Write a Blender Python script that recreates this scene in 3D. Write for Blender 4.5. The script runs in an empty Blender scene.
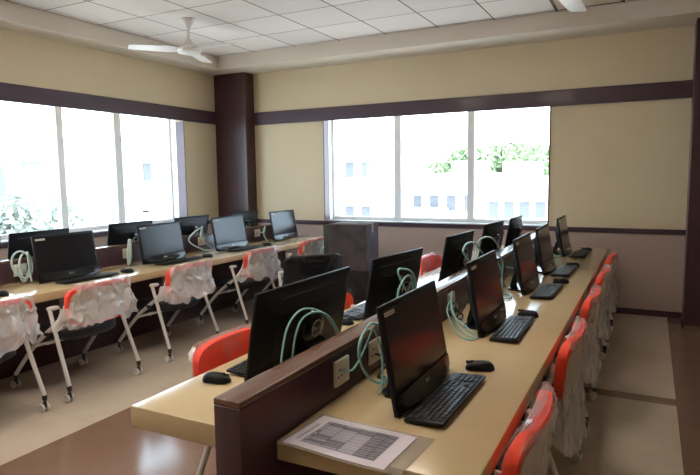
import bpy, bmesh, math, random
from mathutils import Vector, Matrix, noise
PI = math.pi
random.seed(7)
SC = bpy.context.scene
COL = SC.collection

# ------------------------------------------------------------------ materials
def new_mat(name):
    m = bpy.data.materials.new(name); m.use_nodes = True
    return m, m.node_tree, m.node_tree.nodes['Principled BSDF']

def lk(nt, a, b): nt.links.new(a, b)

def pmat(name, col, rough=0.5, metal=0.0, spec=0.5, var=0.0, vscale=8.0, bump=0.0, bscale=60.0, stretch=None, coat=0.0):
    m, nt, p = new_mat(name)
    p.inputs['Roughness'].default_value = rough
    p.inputs['Metallic'].default_value = metal
    p.inputs['Specular IOR Level'].default_value = spec
    p.inputs['Coat Weight'].default_value = coat
    p.inputs['Coat Roughness'].default_value = 0.08
    tc = nt.nodes.new('ShaderNodeTexCoord')
    mp = nt.nodes.new('ShaderNodeMapping')
    lk(nt, tc.outputs['Object'], mp.inputs[0])
    if stretch: mp.inputs['Scale'].default_value = stretch
    n = nt.nodes.new('ShaderNodeTexNoise'); n.inputs['Scale'].default_value = vscale; n.inputs['Detail'].default_value = 4
    lk(nt, mp.outputs[0], n.inputs['Vector'])
    mx = nt.nodes.new('ShaderNodeMix'); mx.data_type = 'RGBA'
    c = list(col)
    mx.inputs[6].default_value = [max(0, v*(1-var)) for v in c] + [1]
    mx.inputs[7].default_value = [min(1, v*(1+var)) for v in c] + [1]
    lk(nt, n.outputs['Fac'], mx.inputs[0]); lk(nt, mx.outputs[2], p.inputs['Base Color'])
    if bump:
        n2 = nt.nodes.new('ShaderNodeTexNoise'); n2.inputs['Scale'].default_value = bscale; n2.inputs['Detail'].default_value = 3
        lk(nt, mp.outputs[0], n2.inputs['Vector'])
        b = nt.nodes.new('ShaderNodeBump'); b.inputs['Strength'].default_value = bump; b.inputs['Distance'].default_value = 0.01
        lk(nt, n2.outputs['Fac'], b.inputs['Height']); lk(nt, b.outputs[0], p.inputs['Normal'])
    return m

def math_node(nt, op, a, b=None, clamp=False):
    n = nt.nodes.new('ShaderNodeMath'); n.operation = op; n.use_clamp = clamp
    for i, v in enumerate((a, b)):
        if v is None: continue
        if isinstance(v, (int, float)): n.inputs[i].default_value = v
        else: lk(nt, v, n.inputs[i])
    return n.outputs[0]

def wall_paint():
    m, nt, p = new_mat('wall paint two tone')
    p.inputs['Roughness'].default_value = 0.55; p.inputs['Specular IOR Level'].default_value = 0.3
    tc = nt.nodes.new('ShaderNodeTexCoord'); sep = nt.nodes.new('ShaderNodeSeparateXYZ')
    lk(nt, tc.outputs['Object'], sep.inputs[0])
    f = math_node(nt, 'GREATER_THAN', sep.outputs['Z'], 0.92)
    mx = nt.nodes.new('ShaderNodeMix'); mx.data_type = 'RGBA'
    mx.inputs[6].default_value = (0.50, 0.39, 0.34, 1); mx.inputs[7].default_value = (0.70, 0.59, 0.40, 1)
    lk(nt, f, mx.inputs[0])
    n = nt.nodes.new('ShaderNodeTexNoise'); n.inputs['Scale'].default_value = 1.3; n.inputs['Detail'].default_value = 5
    lk(nt, tc.outputs['Object'], n.inputs['Vector'])
    hs = nt.nodes.new('ShaderNodeHueSaturation')
    v = math_node(nt, 'ADD', math_node(nt, 'MULTIPLY', n.outputs['Fac'], 0.12), 0.94)
    lk(nt, v, hs.inputs['Value']); lk(nt, mx.outputs[2], hs.inputs['Color']); lk(nt, hs.outputs[0], p.inputs['Base Color'])
    n2 = nt.nodes.new('ShaderNodeTexNoise'); n2.inputs['Scale'].default_value = 40; n2.inputs['Detail'].default_value = 4
    lk(nt, tc.outputs['Object'], n2.inputs['Vector'])
    b = nt.nodes.new('ShaderNodeBump'); b.inputs['Strength'].default_value = 0.15; b.inputs['Distance'].default_value = 0.01
    lk(nt, n2.outputs['Fac'], b.inputs['Height']); lk(nt, b.outputs[0], p.inputs['Normal'])
    return m

def stripe(nt, coord, lo, hi):
    return math_node(nt, 'MULTIPLY', math_node(nt, 'GREATER_THAN', coord, lo), math_node(nt, 'LESS_THAN', coord, hi))

def floor_mat():
    m, nt, p = new_mat('polished vitrified tile')
    p.inputs['Roughness'].default_value = 0.15; p.inputs['Specular IOR Level'].default_value = 0.8
    tc = nt.nodes.new('ShaderNodeTexCoord'); sep = nt.nodes.new('ShaderNodeSeparateXYZ')
    lk(nt, tc.outputs['Object'], sep.inputs[0])
    X, Y = sep.outputs['X'], sep.outputs['Y']
    # brown bands between the cream fields
    b1 = stripe(nt, X, -3.12, -0.80)
    b2 = math_node(nt, 'GREATER_THAN', X, 0.205)
    b3 = stripe(nt, Y, 4.33, 4.46)
    b3 = math_node(nt, 'MULTIPLY', b3, stripe(nt, X, -0.8, 0.205))
    br = math_node(nt, 'ADD', math_node(nt, 'ADD', b1, b2, True), b3, True)
    n = nt.nodes.new('ShaderNodeTexNoise'); n.inputs['Scale'].default_value = 3; n.inputs['Detail'].default_value = 8
    lk(nt, tc.outputs['Object'], n.inputs['Vector'])
    mx = nt.nodes.new('ShaderNodeMix'); mx.data_type = 'RGBA'
    mx.inputs[6].default_value = (0.54, 0.45, 0.36, 1); mx.inputs[7].default_value = (0.215, 0.130, 0.095, 1)
    lk(nt, br, mx.inputs[0])
    hs = nt.nodes.new('ShaderNodeHueSaturation')
    v = math_node(nt, 'ADD', math_node(nt, 'MULTIPLY', n.outputs['Fac'], 0.3), 0.85)
    # thin joints
    jx = math_node(nt, 'LESS_THAN', math_node(nt, 'FLOORED_MODULO', math_node(nt, 'ADD', X, 3.12), 0.665), 0.004)
    jy = math_node(nt, 'LESS_THAN', math_node(nt, 'FLOORED_MODULO', math_node(nt, 'ADD', Y, 0.2), 0.665), 0.004)
    j = math_node(nt, 'MULTIPLY', math_node(nt, 'ADD', jx, jy, True), 0.25)
    v = math_node(nt, 'SUBTRACT', v, j)
    lk(nt, v, hs.inputs['Value']); lk(nt, mx.outputs[2], hs.inputs['Color']); lk(nt, hs.outputs[0], p.inputs['Base Color'])
    return m

TILE = 0.632
def ceiling_mat():
    m, nt, p = new_mat('mineral ceiling tile')
    p.inputs['Roughness'].default_value = 0.8; p.inputs['Specular IOR Level'].default_value = 0.2
    tc = nt.nodes.new('ShaderNodeTexCoord'); sep = nt.nodes.new('ShaderNodeSeparateXYZ')
    lk(nt, tc.outputs['Object'], sep.inputs[0])
    X = math_node(nt, 'ADD', sep.outputs['X'], 5.347 + 20*TILE); Y = math_node(nt, 'ADD', sep.outputs['Y'], -3.92 + 20*TILE)
    mxn = math_node(nt, 'FLOORED_MODULO', math_node(nt, 'ADD', X, 0.006), TILE); myn = math_node(nt, 'FLOORED_MODULO', math_node(nt, 'ADD', Y, 0.006), TILE)
    j = math_node(nt, 'ADD', math_node(nt, 'LESS_THAN', mxn, 0.014), math_node(nt, 'LESS_THAN', myn, 0.011), True)
    fx = math_node(nt, 'FLOOR', math_node(nt, 'DIVIDE', X, TILE)); fy = math_node(nt, 'FLOOR', math_node(nt, 'DIVIDE', Y, TILE))
    cb = nt.nodes.new('ShaderNodeCombineXYZ'); lk(nt, fx, cb.inputs[0]); lk(nt, fy, cb.inputs[1])
    wn = nt.nodes.new('ShaderNodeTexWhiteNoise'); lk(nt, cb.outputs[0], wn.inputs['Vector'])
    ns = nt.nodes.new('ShaderNodeTexNoise'); ns.inputs['Scale'].default_value = 90; lk(nt, tc.outputs['Object'], ns.inputs['Vector'])
    mx = nt.nodes.new('ShaderNodeMix'); mx.data_type = 'RGBA'
    mx.inputs[6].default_value = (0.74, 0.69, 0.66, 1); mx.inputs[7].default_value = (0.09, 0.06, 0.045, 1)
    lk(nt, j, mx.inputs[0])
    hs = nt.nodes.new('ShaderNodeHueSaturation')
    v = math_node(nt, 'ADD', math_node(nt, 'MULTIPLY', wn.outputs['Value'], 0.12), 0.86)
    v = math_node(nt, 'ADD', v, math_node(nt, 'MULTIPLY', ns.outputs['Fac'], 0.08))
    lk(nt, v, hs.inputs['Value']); lk(nt, mx.outputs[2], hs.inputs['Color']); lk(nt, hs.outputs[0], p.inputs['Base Color'])
    return m

def film_mat(name, col, lo, hi, rough=0.18, bump=0.5):
    """thin clear polythene: partly see-through, whitish, shiny"""
    m, nt, p = new_mat(name)
    out = nt.nodes['Material Output']
    p.inputs['Base Color'].default_value = (*col, 1); p.inputs['Roughness'].default_value = rough
    p.inputs['Specular IOR Level'].default_value = 0.8
    tr = nt.nodes.new('ShaderNodeBsdfTransparent')
    tc = nt.nodes.new('ShaderNodeTexCoord')
    n = nt.nodes.new('ShaderNodeTexNoise'); n.noise_type = 'RIDGED_MULTIFRACTAL'; n.normalize = True; n.inputs['Scale'].default_value = 5.5; n.inputs['Detail'].default_value = 3; n.inputs['Distortion'].default_value = 0.6
    lk(nt, tc.outputs['Object'], n.inputs['Vector'])
    b = nt.nodes.new('ShaderNodeBump'); b.inputs['Strength'].default_value = bump; b.inputs['Distance'].default_value = 0.02
    lk(nt, n.outputs['Fac'], b.inputs['Height']); lk(nt, b.outputs[0], p.inputs['Normal'])
    f = math_node(nt, 'ADD', math_node(nt, 'MULTIPLY', n.outputs['Fac'], hi-lo), lo, True)
    mx = nt.nodes.new('ShaderNodeMixShader')
    lk(nt, f, mx.inputs[0]); lk(nt, tr.outputs[0], mx.inputs[1]); lk(nt, p.outputs[0], mx.inputs[2]); lk(nt, mx.outputs[0], out.inputs[0])
    return m

def glass_mat():
    m, nt, p = new_mat('window glass')
    out = nt.nodes['Material Output']
    tr = nt.nodes.new('ShaderNodeBsdfTransparent'); tr.inputs[0].default_value = (0.93, 0.96, 0.96, 1)
    gl = nt.nodes.new('ShaderNodeBsdfGlossy'); gl.inputs['Roughness'].default_value = 0.02
    mx = nt.nodes.new('ShaderNodeMixShader')
    mx.inputs[0].default_value = 0.04; lk(nt, tr.outputs[0], mx.inputs[1]); lk(nt, gl.outputs[0], mx.inputs[2]); lk(nt, mx.outputs[0], out.inputs[0])
    return m

def emit_mat(name, col, s):
    m, nt, p = new_mat(name)
    p.inputs['Base Color'].default_value = (*col, 1)
    p.inputs['Emission Color'].default_value = (*col, 1); p.inputs['Emission Strength'].default_value = s
    return m

M = dict(
    wall=wall_paint(), floor=floor_mat(), tiles=ceiling_mat(),
    soffit=pmat('soffit paint', (0.72, 0.65, 0.56), 0.7, var=0.05, vscale=2),
    wood=pmat('dark maroon laminate', (0.058, 0.025, 0.031), 0.34, var=0.45, vscale=9, stretch=(3, 3, 0.25), coat=0.15),
    woodH=pmat('dark maroon band', (0.062, 0.031, 0.048), 0.38, var=0.35, vscale=7, stretch=(0.4, 0.4, 4), coat=0.12),
    walnut=pmat('walnut edge', (0.135, 0.068, 0.045), 0.26, var=0.35, vscale=12, stretch=(6, 0.35, 6), coat=0.3),
    desk=pmat('cream laminate', (0.52, 0.395, 0.225), 0.16, var=0.07, vscale=5, spec=0.6),
    alu=pmat('white aluminium', (0.86, 0.87, 0.88), 0.35, var=0.03),
    jamb=pmat('mauve jamb', (0.085, 0.055, 0.068), 0.4, var=0.2, stretch=(4, 4, 0.4)),
    sill=pmat('grey stone sill', (0.30, 0.28, 0.27), 0.3, var=0.15, vscale=20),
    glass=glass_mat(),
    white=pmat('white enamel', (0.72, 0.69, 0.66), 0.35, var=0.03),
    tube=pmat('grey white powder coat', (0.66, 0.63, 0.60), 0.33, var=0.04),
    rubber=pmat('black rubber', (0.018, 0.018, 0.02), 0.5, var=0.2),
    wheel=pmat('pale caster wheel', (0.62, 0.58, 0.55), 0.4, var=0.05),
    orange=pmat('orange red fabric', (0.90, 0.050, 0.012), 0.6, var=0.08, vscale=40, bump=0.1, bscale=400),
    shell=pmat('beige back shell', (0.50, 0.44, 0.37), 0.5, var=0.06),
    seat=pmat('black seat cloth', (0.016, 0.018, 0.026), 0.6, var=0.3, vscale=60, bump=0.15, bscale=500),
    film=film_mat('clear polythene wrap', (0.84, 0.82, 0.83), 0.42, 1.0, 0.09, 0.8),
    filmthin=film_mat('clear polythene stretched thin', (0.86, 0.82, 0.80), 0.03, 0.42, 0.10),
    black=pmat('black textured plastic', (0.008, 0.009, 0.011), 0.45, var=0.2, vscale=30, spec=0.22),
    gloss=pmat('glossy black bezel', (0.008, 0.008, 0.010), 0.2, var=0.1, spec=0.35),
    screen=pmat('dark display glass', (0.012, 0.011, 0.013), 0.19, var=0.05, spec=0.32),
    key=pmat('black keycap', (0.014, 0.014, 0.016), 0.42, var=0.2, spec=0.28),
    silver=pmat('silver logo metal', (0.62, 0.62, 0.63), 0.3, metal=0.7),
    logo=pmat('pale printed logo', (0.50, 0.52, 0.54), 0.45),
    sticker=pmat('cream sticker', (0.78, 0.74, 0.66), 0.5, var=0.12, vscale=180),
    ink=pmat('sticker print', (0.25, 0.23, 0.21), 0.6),
    cable=pmat('aqua cable jacket', (0.25, 0.52, 0.50), 0.38, var=0.06),
    cablepale=pmat('pale aqua cable jacket', (0.50, 0.66, 0.66), 0.4, var=0.05),
    socket=pmat('ivory socket plate', (0.68, 0.63, 0.54), 0.3, var=0.03),
    hole=pmat('socket slots', (0.05, 0.045, 0.04), 0.6),
    paper=pmat('printed paper', (0.66, 0.61, 0.68), 0.4, var=0.04, coat=0.5),
    print=pmat('grey table print', (0.15, 0.14, 0.17), 0.5, var=0.75, vscale=260),
    printlight=pmat('light grey table print', (0.33, 0.31, 0.36), 0.5, var=0.6, vscale=300),
    printline=pmat('black table rule', (0.02, 0.02, 0.03), 0.5),
    sleeve=film_mat('clear document sleeve', (0.45, 0.40, 0.36), 0.3, 0.6, 0.12, 0.1),
    lampoff=pmat('unlit diffuser', (0.55, 0.46, 0.36), 0.4, var=0.05),
    darkframe=pmat('dark gap frame', (0.05, 0.025, 0.015), 0.6),
    lampfill=emit_mat('added fill light diffuser', (1.0, 0.90, 0.77), 13.0),  # glow of the added panels that brighten the room
    bwhite=pmat('white render', (0.60, 0.59, 0.57), 0.8, var=0.06, vscale=1),
    bpale=pmat('pale grey render', (0.42, 0.42, 0.44), 0.8, var=0.06, vscale=1),
    bblue=pmat('pale blue panel', (0.16, 0.29, 0.37), 0.8, var=0.06, vscale=1),
    borange=pmat('terracotta panel', (0.34, 0.22, 0.16), 0.8, var=0.06, vscale=1),
    bgrey=pmat('slate grey band', (0.17, 0.19, 0.22), 0.8, var=0.06, vscale=1),
    bwin=pmat('facade window', (0.13, 0.14, 0.16), 0.5),
    leaf=pmat('green leaves', (0.23, 0.31, 0.17), 0.8, var=0.2, vscale=0.8),
    leafpale=pmat('haze-paled green leaves', (0.28, 0.31, 0.27), 0.8, var=0.2, vscale=0.8),  # leaf colours are paled to imitate glare haze over the view
    bark=pmat('bark', (0.16, 0.12, 0.09), 0.9, var=0.3),
    ground=pmat('dusty ground', (0.62, 0.60, 0.57), 0.9, var=0.2, vscale=0.2),
    bundle=pmat('dark mottled cloth', (0.035, 0.030, 0.032), 0.9, var=0.9, vscale=6, spec=0.1, bump=0.3, bscale=30),
    bundlegrey=pmat('purplish grey carton', (0.085, 0.066, 0.070), 0.85, spec=0.1, var=0.7, vscale=7),
    bundlegreen=pmat('faded green cloth', (0.075, 0.085, 0.062), 0.9, spec=0.1, var=0.5, vscale=7, bump=0.2, bscale=30),
    bagblack=pmat('shiny black polythene', (0.012, 0.013, 0.015), 0.16, var=0.2, bump=0.5, bscale=14),
    carton=pmat('brown carton', (0.23, 0.17, 0.12), 0.7, var=0.15, vscale=4),
)

# ------------------------------------------------------------------ mesh helpers
def fin(name, bm, mat, parent=None, smooth=True, angle=35, loc=None):
    me = bpy.data.meshes.new(name)
    bmesh.ops.recalc_face_normals(bm, faces=bm.faces[:])
    bm.to_mesh(me); bm.free()
    if smooth:
        me.polygons.foreach_set('use_smooth', [True]*len(me.polygons))
        me.set_sharp_from_angle(angle=math.radians(angle))
    for mm in (mat if isinstance(mat, (list, tuple)) else [mat]): me.materials.append(mm)
    o = bpy.data.objects.new(name, me); COL.objects.link(o)
    if parent: o.parent = parent
    if loc: o.location = loc
    return o

def box(bm, x0, x1, y0, y1, z0, z1, bev=0.0, seg=2, mi=0, rot=None):
    r = bmesh.ops.create_cube(bm, size=1.0)
    vs = r['verts']
    for v in vs:
        v.co = Vector(((x0+x1)/2 + v.co.x*(x1-x0), (y0+y1)/2 + v.co.y*(y1-y0), (z0+z1)/2 + v.co.z*(z1-z0)))
    if rot: bmesh.ops.transform(bm, matrix=rot, verts=vs)
    fs = set(f for v in vs for f in v.link_faces)
    for f in fs: f.material_index = mi
    if bev:
        es = list(set(e for v in vs for e in v.link_edges))
        bmesh.ops.bevel(bm, geom=es, offset=bev, segments=seg, profile=0.5, affect='EDGES')

def tube(bm, pts, r, n=8, closed=False, taper=None):
    pts = [Vector(p) for p in pts]; N = len(pts); rings = []
    T0 = (pts[1]-pts[0]).normalized()
    up = Vector((0, 0, 1)) if abs(T0.z) < 0.9 else Vector((1, 0, 0))
    nrm = T0.cross(up).normalized()
    for i, p in enumerate(pts):
        if closed: T = (pts[(i+1) % N]-pts[i-1]).normalized()
        else: T = (pts[min(i+1, N-1)]-pts[max(i-1, 0)]).normalized()
        nrm = (nrm - T*nrm.dot(T))
        nrm = nrm.normalized() if nrm.length > 1e-6 else T.orthogonal().normalized()
        b = T.cross(nrm)
        rr = r if not taper else r*(taper[0]+(taper[1]-taper[0])*i/(N-1))
        rings.append([bm.verts.new(p + (nrm*math.cos(2*PI*k/n) + b*math.sin(2*PI*k/n))*rr) for k in range(n)])
    for i in range(N-1 if not closed else N):
        a, c = rings[i], rings[(i+1) % N]
        for k in range(n): bm.faces.new((a[k], a[(k+1) % n], c[(k+1) % n], c[k]))
    if not closed:
        bm.faces.new(rings[0][::-1]); bm.faces.new(rings[-1])

def spline(pts, per=8, closed=False):
    P = [Vector(p) for p in pts]; out = []; N = len(P)
    rng = range(N if closed else N-1)
    for i in rng:
        if closed: p0, p1, p2, p3 = P[i-1], P[i], P[(i+1) % N], P[(i+2) % N]
        else: p0, p1, p2, p3 = P[max(i-1, 0)], P[i], P[i+1], P[min(i+2, N-1)]
        for k in range(per):
            t = k/per
            out.append(0.5*((2*p1)+(p2-p0)*t+(2*p0-5*p1+4*p2-p3)*t*t+(3*p1-p0-3*p2+p3)*t**3))
    if not closed: out.append(P[-1])
    return out

def lathe(bm, prof, n=24, c=(0, 0, 0), axis='Z'):
    c = Vector(c); rings = []
    for r, z in prof:
        ring = []
        for k in range(n):
            a = 2*PI*k/n; v = Vector((r*math.cos(a), r*math.sin(a), z))
            if axis == 'X': v = Vector((v.z, v.x, v.y))
            if axis == 'Y': v = Vector((v.x, v.z, v.y))
            ring.append(bm.verts.new(c+v))
        rings.append(ring)
    for a, b in zip(rings, rings[1:]):
        for k in range(n): bm.faces.new((a[k], a[(k+1) % n], b[(k+1) % n], b[k]))
    bm.faces.new(rings[0][::-1]); bm.faces.new(rings[-1])

def prism(bm, poly, a0, a1, axis='X', mi=0):
    """poly of 2-D points extruded along axis: X -> (y,z), Y -> (x,z), Z -> (x,y)"""
    def mk(p, a):
        return {'X': (a, p[0], p[1]), 'Y': (p[0], a, p[1]), 'Z': (p[0], p[1], a)}[axis]
    A = [bm.verts.new(mk(p, a0)) for p in poly]; B = [bm.verts.new(mk(p, a1)) for p in poly]
    fs = [bm.faces.new(A[::-1]), bm.faces.new(B)]
    n = len(poly)
    for i in range(n): fs.append(bm.faces.new((A[i], A[(i+1) % n], B[(i+1) % n], B[i])))
    for f in fs: f.material_index = mi

def sgnpow(c, e): return math.copysign(abs(c)**e, c)

def tag(o, label=None, cat=None, group=None, kind=None):
    if label: o['label'] = label
    if cat: o['category'] = cat
    if group: o['group'] = group
    if kind: o['kind'] = kind
    return o

def empty(name, loc=(0, 0, 0), rz=0.0):
    o = bpy.data.objects.new(name, None); o.empty_display_size = 0.1; COL.objects.link(o)
    o.location = loc; o.rotation_euler = (0, 0, rz)
    return o

def copy_tree(o, kids, parent=None):
    c = o.copy(); COL.objects.link(c)
    if parent: c.parent = parent
    for ch in kids.get(o, []): copy_tree(ch, kids, c)
    return c

def kid_map():
    k = {}
    for o in bpy.data.objects:
        if o.parent: k.setdefault(o.parent, []).append(o)
    return k

def struct(name, bm, mat, **kw):
    o = fin(name, bm, mat, smooth=False, **kw); o['kind'] = 'structure'
    return o

# ------------------------------------------------------------------ room dimensions
XL, YB = -5.69, 7.044
XR, YF = 2.9, -2.6
SOF, CEIL = 3.03, 3.203
XS, YS = -5.347, 6.508
BT = 0.24

bm = bmesh.new(); box(bm, XL-0.3, XR+0.2, YF-0.2, YB+0.3, -0.2, 0.0); struct('floor', bm, M['floor'])
bm = bmesh.new(); box(bm, XS, XR-0.3, YF+0.3, YS, CEIL, CEIL+0.05); struct('ceiling', bm, M['tiles'])
bm = bmesh.new()
box(bm, XL-0.3, XS, YF-0.2, YB+0.3, SOF, CEIL+0.3); box(bm, XS, XR+0.2, YS, YB+0.3, SOF, CEIL+0.3)
box(bm, XR-0.3, XR+0.2, YF-0.2, YS, SOF, CEIL+0.3); box(bm, XS, XR-0.3, YF-0.2, YF+0.3, SOF, CEIL+0.3)
struct('trim_1', bm, M['soffit'])['label'] = 'cream dropped border running round the tiled ceiling'
bm = bmesh.new(); box(bm, XS, XR-0.3, YF+0.3, YS, CEIL+0.06, CEIL+0.3); struct('added_roof_slab', bm, M['soffit'])  # unseen slab added over the tiles to keep the sun out

WL0, WL1 = 3.52, 6.17        # left window, along y
WB0, WB1 = -4.0, -1.035      # back window, along x
WZ0, WZ1 = 0.95, 2.45
V0, V1 = 0.5, 3.0            # second left window, nearer; unseen, added to let in more daylight
# left wall with two openings
bm = bmesh.new()
for (a, b, c, d) in ((YF-0.2, V0, 0, SOF), (V1, WL0, 0, SOF), (WL1, YB, 0, SOF), (V0, V1, 0, WZ0), (WL0, WL1, 0, WZ0), (V0, V1, WZ1, SOF), (WL0, WL1, WZ1, SOF)):
    box(bm, XL-0.3, XL, a, b, c, d)
struct('wall_left', bm, M['wall'])
bm = bmesh.new()
for (a, b, c, d) in ((XL-0.3, WB0, 0, SOF), (WB1, XR+0.2, 0, SOF), (WB0, WB1, 0, WZ0), (WB0, WB1, WZ1, SOF)):
    box(bm, a, b, YB, YB+0.3, c, d)
struct('wall_back', bm, M['wall'])
bm = bmesh.new(); box(bm, XR, XR+0.2, YF-0.2, YB, 0, SOF); struct('wall_right', bm, M['wall'])
bm = bmesh.new(); box(bm, XL, XR, YF-0.2, YF, 0, SOF); struct('wall_front', bm, M['wall'])
# corner pillars clad in dark laminate
bm = bmesh.new(); box(bm, XL, -5.14, 6.83, YB, 0, SOF, 0.006)
p_ = struct('pillar_left', bm, M['wood'])
bm = bmesh.new(); box(bm, 0.343, 0.90, 6.74, YB, 0, SOF, 0.006)
p_ = struct('pillar_right', bm, M['wood'])
# horizontal bands at window head
bm = bmesh.new(); box(bm, XL, XL+0.035, YF, 6.83, 2.332, 2.508, 0.004); struct('trim_2', bm, M['woodH'])
bm = bmesh.new(); box(bm, -5.14, 0.343, YB-0.035, YB, 2.306, 2.482, 0.004); struct('trim_3', bm, M['woodH'])
# chair rails
bm = bmesh.new(); box(bm, XL, XL+0.025, YF, 6.83, 0.895, 0.948, 0.004); struct('trim_4', bm, M['woodH'])
bm = bmesh.new(); box(bm, -5.14, 0.343, YB-0.025, YB, 0.895, 0.948, 0.004); struct('trim_5', bm, M['woodH'])
# baseboards
bm = bmesh.new(); box(bm, XL, XL+0.015, YF, 6.83, 0, 0.065); struct('baseboard_left', bm, M['woodH'])
bm = bmesh.new(); box(bm, -5.14, 0.343, YB-0.015, YB, 0, 0.065); struct('baseboard_back', bm, M['woodH'])

# windows: frame root, then mullions, panes, sill and jamb pieces as its parts
def window(name, axis, a0, a1, mull, plane, wallp, label, reveal_ends):
    """axis 'Y': window in the left wall (runs along y); 'X': in the back wall."""
    sgn = -1 if axis == 'Y' else 1
    def bx(bm, u0, u1, d0, d1, z0, z1, bev=0.0):
        if axis == 'Y': box(bm, min(wallp+sgn*d0, wallp+sgn*d1), max(wallp+sgn*d0, wallp+sgn*d1), u0, u1, z0, z1, bev)
        else: box(bm, u0, u1, wallp+d0, wallp+d1, z0, z1, bev)
    d = abs(plane-wallp)
    f = bmesh.new()
    bx(f, a0, a1, d-0.03, d+0.03, WZ0, WZ0+0.05, 0.004); bx(f, a0, a1, d-0.03, d+0.03, WZ1-0.05, WZ1, 0.004)
    bx(f, a0, a0+0.045, d-0.03, d+0.03, WZ0+0.05, WZ1-0.05, 0.004); bx(f, a1-0.045, a1, d-0.03, d+0.03, WZ0+0.05, WZ1-0.05, 0.004)
    fo = fin(name, f, M['alu'], smooth=False); fo['kind'] = 'structure'; fo['label'] = label
    for m0, m1 in mull:
        b = bmesh.new(); bx(b, m0, m1, d-0.035, d+0.035, WZ0+0.05, WZ1-0.05, 0.006); fin('mullion', b, M['alu'], fo, smooth=False)
    edges = [a0+0.045] + [v for mm in mull for v in mm] + [a1-0.045]
    for i in range(0, len(edges), 2):
        b = bmesh.new(); bx(b, edges[i], edges[i+1], d-0.003, d+0.003, WZ0+0.05, WZ1-0.05); fin('pane', b, M['glass'], fo, smooth=False)
    b = bmesh.new(); bx(b, a0, a1, 0.0, d-0.03, WZ0-0.03, WZ0+0.006, 0.003); fin('sill', b, M['sill'], fo, smooth=False)
    for e in reveal_ends:
        u0, u1 = (a0, a0+0.012) if e == 0 else (a1-0.012, a1)
        b = bmesh.new(); bx(b, u0, u1, -0.012, d*0.52, WZ0+0.006, 2.33, 0.002); fin('jamb', b, M['jamb'], fo, smooth=False)
        b = bmesh.new(); bx(b, u0, u1, d*0.52, d-0.03, WZ0+0.006, WZ1, 0.002); fin('jamb_liner', b, M['alu'], fo, smooth=False)
    return fo
window('window_1', 'Y', WL0, WL1, [(4.40, 4.485), (5.195, 5.305)], XL-0.26, XL, 'bright left window behind the left row of computers', (0, 1))
window('window_2', 'X', WB0, WB1, [(-3.048, -2.948), (-2.056, -1.966)], YB+BT, YB, 'wide bright three-pane window in the back wall', (0, 1))
window('added_window_3', 'Y', V0, V1, [(1.3, 1.39), (2.15, 2.24)], XL-0.26, XL, 'left window added for daylight nearer the viewer, outside the picture', (0, 1))  # unseen opening, put in for the daylight it admits

# ------------------------------------------------------------------ desks and partitions
DZ = 0.745
def desk(name, label, x0, x1, y0, y1, wallside, th=0.062):
    b = bmesh.new(); box(b, x0, x1, y0, y1, DZ-th, DZ, 0.004)
    o = fin(name, b, M['desk'], angle=50); tag(o, label, 'desk')
    n = 5
    for i in range(n):
        y = y0+0.35+(y1-y0-0.7)*i/(n-1)
        b = bmesh.new()
        s = 1 if x1 > wallside+0.1 else -1
        prism(b, [(wallside, DZ-th), (wallside+s*0.12, DZ-th), (wallside+s*0.12, DZ-th-0.02), (wallside+s*0.02, DZ-th-0.16), (wallside, DZ-th-0.16)], y-0.012, y+0.012, 'Y')
        fin('bracket', b, M['rubber'], o, smooth=False)
    for y in (y0+0.55, y1-0.45):
        e = wallside+s*0.06
        b = bmesh.new(); box(b, e-0.02, e+0.02, y-0.02, y+0.02, 0.0, DZ-th, 0.003); fin('leg', b, M['rubber'], o, smooth=False)
    return o
def socket(label, x, y, z, sgn):
    b = bmesh.new(); box(b, min(x, x+sgn*0.012), max(x, x+sgn*0.012), y-0.055, y+0.055, z-0.048, z+0.048, 0.004)
    s = fin('wall_socket', b, M['socket'], angle=50); tag(s, label, 'socket', 'sockets on the partitions')
    b = bmesh.new()
    for dy, dz in ((-0.022, 0.012), (-0.035, -0.012), (-0.009, -0.012)):
        lathe(b, [(0.0045, -0.001), (0.0045, 0.001)], 10, (x+sgn*0.0125, y+dy, z+dz), 'X')
    fin('pin_hole', b, M['hole'], s)
    b = bmesh.new(); box(b, min(x+sgn*0.011, x+sgn*0.017), max(x+sgn*0.011, x+sgn*0.017), y+0.018, y+0.042, z-0.02, z+0.02, 0.002)
    fin('switch', b, M['white'], s)
    return s

PX0, PX1 = -1.094, -1.0
b = bmesh.new(); box(b, PX0, PX1, 1.26, 6.80, 0, 0.905, 0.003)
part_r = fin('partition_screen', b, M['wood'], angle=50)
tag(part_r, 'dark maroon partition with walnut top edge between the two rows at right, nearest the viewer', 'partition')
b = bmesh.new(); box(b, PX0, PX1, 1.26, 6.80, 0.905, 0.926, 0.003); fin('top_edge', b, M['walnut'], part_r, angle=50)
for y, z, lab in ((1.853, 0.835, 'ivory socket nearest the viewer on the front partition, left of the nearest computer'), (2.144, 0.832, 'ivory socket half hidden behind the nearest right-hand computer'), (3.192, 0.835, 'ivory socket behind the second right-hand computer, beside black leads'), (4.25, 0.83, 'ivory socket behind the third right-hand computer'), (5.30, 0.83, 'ivory socket behind the fourth right-hand computer')):
    socket(lab, PX1+0.0003, y, z, 1)
LX0, LX1 = -4.575, -4.49
b = bmesh.new(); box(b, LX0, LX1, 0.3, 6.78, 0, 0.905, 0.003)
part_l = fin('partition_screen', b, M['wood'], angle=50)
tag(part_l, 'dark maroon partition between the computer rows beside the left window', 'partition')
b = bmesh.new(); box(b, LX0, LX1, 0.3, 6.78, 0.905, 0.926, 0.003); fin('top_edge', b, M['walnut'], part_l, angle=50)
for y, z, lab in ((2.93, 0.84, 'ivory socket behind the cable coil at the left picture edge'), (4.018, 0.843, 'ivory socket left of the second computer of the left row'), (5.072, 0.85, 'ivory socket inside the cable loop beside the pillar-side computer'), (6.13, 0.845, 'ivory socket below the dark corner pillar, left of the far left-row computer')):
    socket(lab, LX1+0.0003, y, z, 1)
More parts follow.
